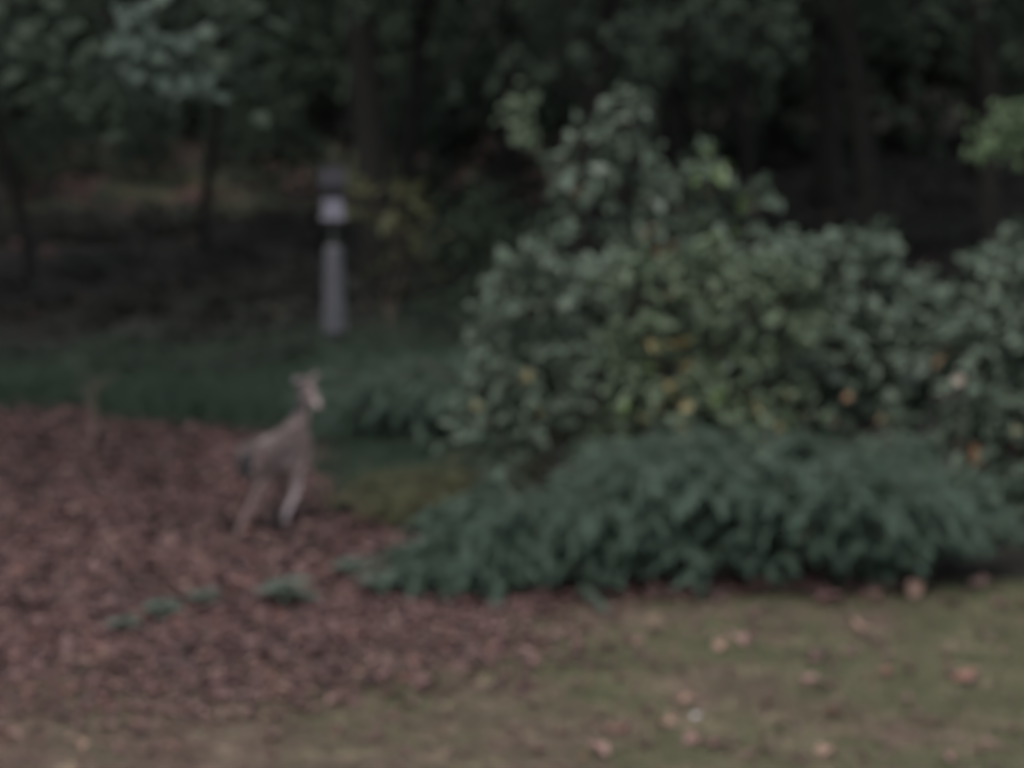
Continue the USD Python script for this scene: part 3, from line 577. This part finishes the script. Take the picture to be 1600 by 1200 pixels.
# the thick trunk
x, y = XP(603, 42.5), 42.5
r = np.random.default_rng(77)
root = thing('thick_tree', 'thick dark tree trunk right of the bird feeder with a pale drooping bough', 'tree', (x, y, float(terrain(x, y))))
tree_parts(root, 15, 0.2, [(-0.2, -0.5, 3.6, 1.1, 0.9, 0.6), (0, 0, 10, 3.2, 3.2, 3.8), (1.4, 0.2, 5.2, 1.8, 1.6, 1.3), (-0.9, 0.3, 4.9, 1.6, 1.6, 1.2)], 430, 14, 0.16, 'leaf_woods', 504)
def bough(root, start, end, tips, mat, L, seed, tmpl=OVAL, n=10, per=8, name='bough', r0=0.03):
    r = np.random.default_rng(seed); start, end = np.array(start, float), np.array(end, float)
    obj(name, tube(bend(start, end, 8, 0.05, 0.08, r), np.linspace(r0, 0.006, 8), 6), 'bark', root, smooth=True)
    lv, tw = [], []
    for tx_, ty_, tz_, rr in tips:
        for _ in range(n):
            c = np.array([tx_, ty_, tz_]) + unit(r.normal(0, 1, (1, 3)))[0] * rr * r.random() ** 0.4
            a = end + (start - end) * r.uniform(0, 0.25); tw.append((c * 0.55 + a * 0.45, c))
            pos = c + r.normal(0, L * 0.55, (per, 3)); d = r.normal(0, 0.7, (per, 3)) + np.array([0, -0.2, -0.55])
            lv.append(leaves(tmpl, pos, d, np.array([0, -0.55, 0.75]) + r.normal(0, 0.3, (per, 3)), L * r.uniform(0.7, 1.2, per)))
    LV = np.vstack(lv); A_, B_ = np.array([t[0] for t in tw]), np.array([t[1] for t in tw])
    obj('twigs', thin_twigs(A_, B_, 0.006), 'bark', root, kind='stuff')
    cen = LV.mean(1); pick = np.argsort(cen[:, 1] + r.normal(0, 0.1, len(cen)))[:60]
    for i in pick: obj('leaf', (LV[i], tmpl[1]), mat, root)
    m = np.ones(len(LV), bool); m[pick] = False
    obj('foliage', flat(LV[m], tmpl), mat, root, kind='stuff')
o = np.array([x, y, float(terrain(x, y))])
def rel(px, py, yy): return at_y(px, py, yy) - o
bough(root, (0, 0, 4.2), rel(815, 130, 38.5), [(*rel(808, 165, 38.5), 0.16), (*rel(820, 205, 38.4), 0.1)], 'leaf_mid_green', 0.13, 601, n=5)
# the oak whose bough hangs into the top left corner
x, y = -6.4, 29.5; o = np.array([x, y, float(terrain(x, y))])
root = thing('oak_tree', 'oak outside the left edge, its pale lobed leaves hanging into the top left corner', 'tree', o)
tree_parts(root, 13, 0.24, [(-0.3, 0, 9.2, 3.2, 3.2, 3.0), (0.6, 0.5, 6.8, 2.6, 2.4, 1.3)], 330, 14, 0.17, 'leaf_woods', 505)
for k, (tip, sub_) in enumerate([((250, 60), [(235, 20, 0.24), (205, 70, 0.16), (250, 115, 0.1), (300, 75, 0.17), (320, 118, 0.12)]),
                                 ((385, 60), [(380, 50, 0.22), (395, 110, 0.1), (350, 20, 0.28)]), ((80, 50), [(60, 30, 0.3), (120, 60, 0.3), (60, 110, 0.2), (20, 60, 0.3)])]):
    bough(root, (0.1, 0, 4.6 + 0.4 * k), rel(*tip, 27.8), [(*rel(a, b_, 27.8), c) for a, b_, c in sub_], 'leaf_oak' if k == 0 else 'leaf_woods', 0.17, 610 + k, OAK, 6 if k == 0 else 4, 5)
# the tree outside the right edge
x, y = 7.6, 35.5; o = np.array([x, y, float(terrain(x, y))])
root = thing('lime_green_tree', 'tree outside the right edge with a yellow green bough reaching into the picture', 'tree', o)
tree_parts(root, 12, 0.2, [(0, 0, 8.5, 3.0, 3.0, 3.0), (-0.6, 0.3, 5.6, 2.2, 2.0, 1.2)], 330, 14, 0.16, 'leaf_woods', 506)
bough(root, (0, 0, 3.6), rel(1560, 180, 34.5), [(*rel(1570, 205, 34.5), 0.25), (*rel(1540, 215, 34.4), 0.12), (*rel(1600, 190, 34.5), 0.3)], 'leaf_lime_dim', 0.13, 620, n=8)
bough(root, (0, 0, 4.4), rel(1120, 40, 36), [(*rel(1120, 40, 36), 0.4), (*rel(1000, 60, 36), 0.35), (*rel(1220, 45, 36), 0.4)], 'leaf_woods', 0.14, 621, n=12)

# understory beyond the shaded floor
bl = [(0.0, 0, 1.5, 0.28, 0.2, 0.2), (0.2, 0, 1.25, 0.25, 0.2, 0.15), (0.25, 0, 1.0, 0.2, 0.2, 0.15), (-0.15, 0, 1.7, 0.15, 0.2, 0.15)]
shrub('sapling', 'yellowing sapling leaning right beside the bird feeder', 'sapling', (XP(610, 39.5), 39.5), bl, 26, 8, 0.12, OVAL, 'leaf_olive_dim', 700, 30, n_stems=3)
def bush_class():
    c = stage.CreateClassPrim('/World/undergrowth_kind'); c.SetTypeName('Xform'); r = np.random.default_rng(733)
    bl = [(0, 0, 0.8, 1.3, 1.0, 0.9), (0.6, 0, 1.5, 0.8, 0.7, 0.7), (-0.7, 0, 1.2, 0.8, 0.7, 0.6), (0, 0, 2.1, 0.6, 0.6, 0.5)]
    stems_to(c, [np.array(b[:3]) for b in bl], 0.025, r, 'bark')
    LV, tw = make_foliage(bl, 300, 9, 0.17, OVAL, r, spread=0.45)
    obj('twigs', thin_twigs(*tw, 0.006), 'bark', c, kind='stuff'); obj('foliage', flat(LV, OVAL), 'leaf_woods', c, kind='stuff'); return c
BK = bush_class()
for k, (px, yy, sc, lab) in enumerate([
    (15, 59.5, 1.1, 'undergrowth bush at the left edge on the far side of the clearing'), (150, 61, 1.2, 'undergrowth bush beyond the clearing below the pale oak leaves'), (275, 59.8, 0.9, 'undergrowth bush beyond the clearing just left of the thin bare trunk'),
    (400, 60.5, 1.2, 'undergrowth bush beyond the clearing between the thin trunk and the feeder'), (520, 59, 1.0, 'undergrowth bush beyond the clearing behind the feeder roof'),
    (690, 60.5, 1.1, 'undergrowth bush above the pale slope right of the thick trunk'), (660, 51, 0.7, 'dark undergrowth bush closing the left of the small gap right of the thick trunk'), (800, 50, 0.9, 'dark undergrowth bush closing the right of the small gap right of the thick trunk'), (760, 41.5, 0.55, 'low dark undergrowth bush in the shade left of the tallest shrub'),
    (1010, 56, 1.1, 'undergrowth bush in the dark above the pointed top of the tallest shrub'), (1180, 57, 1.1, 'undergrowth bush in the dark right of the pointed top of the tallest shrub'),
    (1300, 58, 1.2, 'undergrowth bush in the dark left of the right hand trunk'), (1450, 57, 1.1, 'undergrowth bush in the dark right of the right hand trunk'), (1580, 58, 1.2, 'undergrowth bush in the dark at the right edge of the picture'),
    (95, 55, 0.45, 'low bush inside the pale clearing at the left'), (235, 53, 0.4, 'low bush inside the pale clearing left of the thin bare trunk'), (365, 54.5, 0.45, 'low bush inside the pale clearing just right of the thin bare trunk'), (440, 52, 0.5, 'low bush inside the pale clearing nearest the feeder'), (185, 57.5, 0.6, 'low bush at the back of the pale clearing under the oak leaves'), (30, 51, 0.45, 'low bush before the pale clearing at the picture edge')]):
    x_ = thing('undergrowth_bush', lab, 'bush', (XP(px, yy), yy, float(terrain(XP(px, yy), yy))), 1.3 * k, None, (sc, sc, sc))
    x_.GetReferences().AddInternalReference(BK.GetPath()); x_.SetInstanceable(True)
# far wood behind everything: leaf masses nobody could count
r = np.random.default_rng(900)
c = np.column_stack([r.uniform(-26, 26, 900), r.uniform(66, 90, 900), r.uniform(-0.5, 13, 900)])
LV, _ = make_foliage([(0, 0, 0.8, 0.9, 0.9, 0.8)], 26, 9, 0.2, OVAL, r, spread=0.4)
path = numbered('/World', 'far_wood')
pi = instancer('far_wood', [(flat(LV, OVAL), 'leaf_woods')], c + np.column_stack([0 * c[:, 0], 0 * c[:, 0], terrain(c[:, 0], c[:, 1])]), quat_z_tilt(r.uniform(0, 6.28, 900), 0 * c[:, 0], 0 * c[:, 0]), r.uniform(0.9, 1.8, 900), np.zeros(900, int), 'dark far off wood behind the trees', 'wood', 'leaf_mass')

# ------------------------------------------------------------------ bird feeder on its pole
b = at(523, 604); fy = b[1]; S = fy * TX / 800 / math.cos(PR)
zz = lambda py: at_y(523, py, fy)[2] - b[2]
root = thing('bird_feeder', 'bird feeder on a thin pole with a long grey pipe baffle below it', 'bird feeder', b)
def revolve(prof, n=28): return trimesh.creation.revolve(np.array(prof), sections=n)
obj('pole', tube([(0, 0, -0.1), (0, 0, zz(400)), (0, 0, zz(330))], 0.017, 12), 'pole_metal', root, smooth=40)
zt, zb = zz(385), zz(517); rt, rb = 0.088, 0.118
bf = obj('baffle', revolve([(rb - 0.006, zb), (rb, zb), (rt, zt - 0.015), (rt - 0.012, zt), (0.02, zt + 0.012), (0.02, zt + 0.006), (rt - 0.014, zt - 0.006), (rb - 0.006, zb)]), 'baffle_metal', root, smooth=35)
obj('hanger_clamp', revolve([(0.0171, zt + 0.014), (0.032, zt + 0.014), (0.032, zt + 0.05), (0.0171, zt + 0.05), (0.0171, zt + 0.014)], 16), 'pole_metal', root)
def box(x0, x1, y0, y1, z0, z1): 
    m = trimesh.creation.box([x1 - x0, y1 - y0, z1 - z0]); m.apply_translation([(x0 + x1) / 2, (y0 + y1) / 2, (z0 + z1) / 2]); return m
z0, z1, z2, z3 = zz(341), zz(309), zz(291), zz(262)
obj('tray', box(-0.115, 0.115, -0.115, 0.115, z0, z0 + 0.022), 'feeder_panel', root)
for dx, dy, lx, ly in [(0, -0.108, 0.115, 0.007), (0, 0.108, 0.115, 0.007), (-0.108, 0, 0.007, 0.101), (0.108, 0, 0.007, 0.101)]:
    obj('tray_rim', box(dx - lx, dx + lx, dy - ly, dy + ly, z0 + 0.022, z0 + 0.05), 'feeder_panel', root)
hv = np.array([[sx * w, sy * w, z] for z, w in ((z0 + 0.024, 0.095), (z1 + 0.0, 0.106)) for sx, sy in ((-1, -1), (1, -1), (1, 1), (-1, 1))])
for k in range(4):
    a, b_ = k, (k + 1) % 4; n_ = unit((hv[a] + hv[b_]) * [1, 1, 0])
    q_ = [hv[a], hv[b_], hv[b_ + 4], hv[a + 4]]
    obj('panel', Manifold.hull_points(np.array(q_ + [v - n_ * 0.008 for v in q_]) * [0.985, 0.985, 1]), 'feeder_panel', root)
obj('seed_fill', box(-0.085, 0.085, -0.085, 0.085, z0 + 0.03, z2 - 0.004), 'feeder_dark', root)
for sx in (-1, 1):
    for sy in (-1, 1): obj('corner_post', box(sx * 0.1 - 0.008, sx * 0.1 + 0.008, sy * 0.1 - 0.008, sy * 0.1 + 0.008, z1 + 0.002, z2), 'feeder_roof', root)
rv = np.array([(sx * w, sy * d, z) for w, d, z in ((0.135, 0.15, z2), (0.135, 0.15, z2 + 0.02), (0.128, 0.012, z3)) for sx in (-1, 1) for sy in (-1, 1)])
rf = obj('roof', Manifold.hull_points(rv), 'feeder_roof', root)
obj('ridge_cap', tube([(-0.14, 0, z3 + 0.004), (0.14, 0, z3 + 0.004)], 0.012, 8), 'feeder_roof', rf.GetPrim())

# ------------------------------------------------------------------ the deer
AZ = math.radians(64)
hz = lambda a: np.array([math.cos(a), math.sin(a)])
hoofs = {}
SC = 1.0
J = {  # joints of the body, x forward, y left, z up
 'trunk': [((0.25, 0, 0.60), 0.145), ((0.27, 0, 0.53), 0.115), ((0.02, 0, 0.60), 0.145), ((-0.22, 0, 0.645), 0.125), ((-0.37, 0, 0.66), 0.13)],
 'neck': [((0.335, 0, 0.69), 0.10), ((0.395, -0.015, 0.83), 0.056), ((0.415, -0.03, 0.94), 0.045), ((0.42, -0.035, 1.01), 0.048)]}
HEADYAW, HEADPITCH = math.radians(-38) - AZ, math.radians(-44)
hd = np.array([math.cos(HEADPITCH) * math.cos(HEADYAW), math.cos(HEADPITCH) * math.sin(HEADYAW), math.sin(HEADPITCH)])
hs = unit(np.cross([0, 0, 1.0], hd)); hu = np.cross(hd, hs)
hc = np.array([0.425, -0.04, 1.04])
LEGS = {'fr': [((0.25, -0.085, 0.60), 0.09), ((0.17, -0.10, 0.47), 0.058), ((0.165, -0.085, 0.29), 0.032), ((0.16, -0.08, 0.25), 0.027), ((0.05, -0.05, 0.10), 0.022), ((0.045, -0.045, 0.045), 0.023)],
        'fl': [((0.26, 0.085, 0.60), 0.09), ((0.22, 0.10, 0.47), 0.055), ((0.26, 0.095, 0.27), 0.03), ((0.26, 0.095, 0.24), 0.024), ((0.27, 0.095, 0.095), 0.02), ((0.285, 0.095, 0.045), 0.021)],
        'hr': [((-0.35, -0.07, 0.67), 0.115), ((-0.33, -0.095, 0.49), 0.066), ((-0.53, -0.075, 0.34), 0.031), ((-0.55, -0.07, 0.30), 0.024), ((-0.68, -0.025, 0.11), 0.02), ((-0.68, -0.015, 0.045), 0.022)],
        'hl': [((-0.36, 0.07, 0.67), 0.11), ((-0.17, 0.09, 0.49), 0.06), ((-0.20, 0.08, 0.31), 0.03), ((-0.18, 0.078, 0.27), 0.023), ((-0.02, 0.05, 0.095), 0.019), ((0.0, 0.05, 0.045), 0.02)]}
def warp(P):
    P = np.array(P, float); w = np.clip((P[:, 2] - 0.3) / 0.35, 0, 1); w = w * w * (3 - 2 * w)
    P[:, 2] += w * 0.12 * (np.clip(P[:, 0], -0.6, 0.36) + 0.24); return P
def ball(p, r_): return Manifold.sphere(r_, 20).translate(tuple(map(float, p)))
def chain(js): return [Manifold.batch_hull([ball(*a), ball(*b_)]) for a, b_ in zip(js[:-1], js[1:])]
bones = chain(J['trunk']) + chain(J['neck'])
bones += [Manifold.batch_hull([ball((0.25, 0, 0.60), 0.14), ball((0.24, 0, 0.75), 0.055), ball((0.0, 0, 0.72), 0.05)]), Manifold.batch_hull([ball((0.0, 0, 0.72), 0.05), ball((-0.36, 0, 0.755), 0.055), ball((-0.2, 0, 0.64), 0.12)]),
          Manifold.batch_hull([ball((-0.36, 0, 0.74), 0.06), ball((-0.49, 0, 0.68), 0.045), ball((-0.38, 0, 0.62), 0.12)]), Manifold.batch_hull([ball((0.33, 0, 0.70), 0.10), ball((0.40, 0, 0.55), 0.085), ball((0.27, 0, 0.54), 0.125)]),
          Manifold.batch_hull([ball((0.25, 0, 0.74), 0.06), ball((0.36, -0.005, 0.77), 0.06)])]
bones += [Manifold.batch_hull([ball(hc, 0.066), ball(hc + hd * 0.06 + hu * 0.004, 0.052)]), Manifold.batch_hull([ball(hc + hd * 0.05, 0.054), ball(hc + hd * 0.15 - hu * 0.012, 0.034)]), Manifold.batch_hull([ball(hc + hd * 0.15 - hu * 0.012, 0.034), ball(hc + hd * 0.2 - hu * 0.014, 0.029)]),
          Manifold.batch_hull([ball(hc + hd * 0.02 - hu * 0.03, 0.045), ball(hc + hd * 0.16 - hu * 0.035, 0.022)]), Manifold.batch_hull([ball(hc, 0.055), ball(np.array(J['neck'][2][0]), 0.055)])]
for l in LEGS.values(): bones += chain(l)
body = Manifold()
for b_ in bones: body = body + b_
body = body.refine_to_length(0.018).to_mesh()
tm = trimesh.Trimesh(body.vert_properties[:, :3], body.tri_verts, process=True)
trimesh.smoothing.filter_taubin(tm, 0.5, 0.52, 26)
V = np.array(tm.vertices)
N = np.array(tm.vertex_normals)
base_c = np.array([0.08, 0.057, 0.053]); col = np.tile(base_c, (len(V), 1))
def blend(mask, c): 
    global col
    m = np.clip(mask, 0, 1)[:, None]; col = col * (1 - m) + np.array(c) * m
blend((V[:, 2] - 0.70) * 6 * (N[:, 2] > -0.3), (0.062, 0.046, 0.043))                                   # back
blend((0.64 - V[:, 2]) * 5 * np.clip(0.6 - N[:, 2] * 2, 0, 1) * (V[:, 2] > 0.42) * (V[:, 0] > -0.25), (0.4, 0.31, 0.29))                    # white belly, paled up the flank to offset underside shade
blend((0.44 - V[:, 2]) * 6, (0.14, 0.102, 0.094))                                                        # legs
fr = (V[:, 0] > -0.06) & (V[:, 1] < 0) & (V[:, 0] > 0.12 - (0.47 - V[:, 2]) * 0.6) ; blend(((0.45 - V[:, 2]) * 7) * fr, (0.5, 0.42, 0.41))
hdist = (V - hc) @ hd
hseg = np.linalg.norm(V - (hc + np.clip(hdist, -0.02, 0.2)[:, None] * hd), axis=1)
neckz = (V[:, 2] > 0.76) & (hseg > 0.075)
blend(neckz * np.clip((N @ np.array([-0.62, 0.78, 0.0])) * 2.4 + 0.1, 0, 1), (0.035, 0.031, 0.031))                      # nape and left side of the neck darker
blend(neckz * np.clip((N @ np.array([0.7, -0.7, 0])) * 2.2 - 0.5, 0, 1) * 0.7, (0.34, 0.28, 0.27))                     # pale throat
blend((hseg < 0.085) * np.clip(hdist * 18 + 0.5, 0, 1), (0.165, 0.128, 0.125))                               # face
blend((V[:, 2] > 0.88) * np.clip((hdist - 0.13) * 30, 0, 1) * (hdist < 0.26), (0.30, 0.25, 0.24))
blend(((-V[:, 0] - 0.43) * 12) * (V[:, 2] < 0.66) * (V[:, 2] > 0.45), (0.27, 0.22, 0.2))
# stand it: the stretched hind hoof at its place in the picture
g0 = at(373, 850); off = np.array([-0.68 * math.cos(AZ) + 0.015 * math.sin(AZ), -0.68 * math.sin(AZ) - 0.015 * math.cos(AZ)])
dp = np.array([*(g0[:2] - off), 0]); dp[2] = float(terrain(dp[0], dp[1])) + 0.035
deer = thing('deer', 'slim grey brown deer stepping through the leaf litter, head up and turned to the right', 'deer', dp, AZ)
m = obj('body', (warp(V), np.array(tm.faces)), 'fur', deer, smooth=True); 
assert len(UsdGeom.Mesh(m).GetPointsAttr().Get()) == len(V)
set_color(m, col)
for k, l in LEGS.items():
    p = np.array(l[-1][0]); f_ = 0.032
    hp = []
    for s in (-1, 1):
        c = p + np.array([0, s * 0.011, 0])
        h_ = Manifold.hull_points(np.array([(c[0] + dx, c[1] + dy, z) for dx, z, w in ((-0.02, 0.0, 0.011), (0.052, 0.0, 0.004), (-0.018, 0.05, 0.011), (0.016, 0.058, 0.009), (0.03, 0.03, 0.008)) for dy in (-w, w)]))
        hp.append(h_)
    obj('hoof', hp[0] + hp[1], 'hoof', deer, smooth=30)
def ear(side):
    e0 = hc - hd * 0.025 + hu * 0.045 + hs * side * 0.045
    d = unit(hs * side * 0.95 + hu * 0.22 - hd * 0.12); wv = unit(np.cross(d, hd - hs * 0.7)); ov = np.cross(wv, d)
    ov = ov if ov @ hd > 0 else -ov
    n_, m_ = 9, 9; P = []
    for th in (0.006, 0.0):
        for i in range(n_):
            u = i / (n_ - 1); w = 0.040 * math.sin(math.pi * min(1, 0.16 + 0.84 * u)) ** 0.75
            for j in range(m_):
                a = (j / (m_ - 1) - 0.5) * 2
                P.append(e0 + d * u * 0.145 + wv * a * w - ov * (1 - a * a) * w * 0.7 - ov * th)
    P = np.array(P); F = []
    idx_ = lambda s, i, j: s * n_ * m_ + i * m_ + j
    for i in range(n_ - 1):
        for j in range(m_ - 1):
            F += [[idx_(0, i, j), idx_(0, i, j + 1), idx_(0, i + 1, j + 1)], [idx_(0, i, j), idx_(0, i + 1, j + 1), idx_(0, i + 1, j)], [idx_(1, i, j), idx_(1, i + 1, j + 1), idx_(1, i, j + 1)], [idx_(1, i, j), idx_(1, i + 1, j), idx_(1, i + 1, j + 1)]]
    for i in range(n_ - 1):
        for j in (0, m_ - 1): F += [[idx_(0, i, j), idx_(0, i + 1, j), idx_(1, i + 1, j)], [idx_(0, i, j), idx_(1, i + 1, j), idx_(1, i, j)]]
    o_ = obj('ear', (warp(P), np.array(F)), 'fur', deer, smooth=True)
    c = np.tile([0.3, 0.26, 0.27], (len(P), 1)); c[n_ * m_:] = [0.2, 0.16, 0.15]
    set_color(o_, c)
ear(1); ear(-1)
for s in (-1, 1):
    e = trimesh.creation.icosphere(2, 0.0135); e.apply_translation(hc + hd * 0.055 + hu * 0.022 + hs * s * 0.045); e.vertices = warp(e.vertices); obj('eye', e, 'eye', deer, smooth=True)
nz = trimesh.creation.icosphere(2, 0.021); nz.apply_scale([1, 1, 0.8]); nz.apply_translation(hc + hd * 0.221 - hu * 0.008); nz.vertices = warp(nz.vertices); obj('nose', nz, 'hoof', deer, smooth=True)
tl = chain([((-0.485, 0, 0.72), 0.035), ((-0.535, 0.0, 0.68), 0.055), ((-0.55, 0.0, 0.58), 0.05), ((-0.54, 0.0, 0.49), 0.016)])
tt = (tl[0] + tl[1] + tl[2]).refine_to_length(0.015).to_mesh(); tt = trimesh.Trimesh(tt.vert_properties[:, :3], tt.tri_verts); trimesh.smoothing.filter_taubin(tt, 0.5, 0.52, 10); tt.vertices = warp(tt.vertices)
o_ = obj('tail', tt, 'fur', deer, smooth=True, label='dark hanging tail'); set_color(o_, np.tile([0.016, 0.015, 0.016], (len(tt.vertices), 1)))
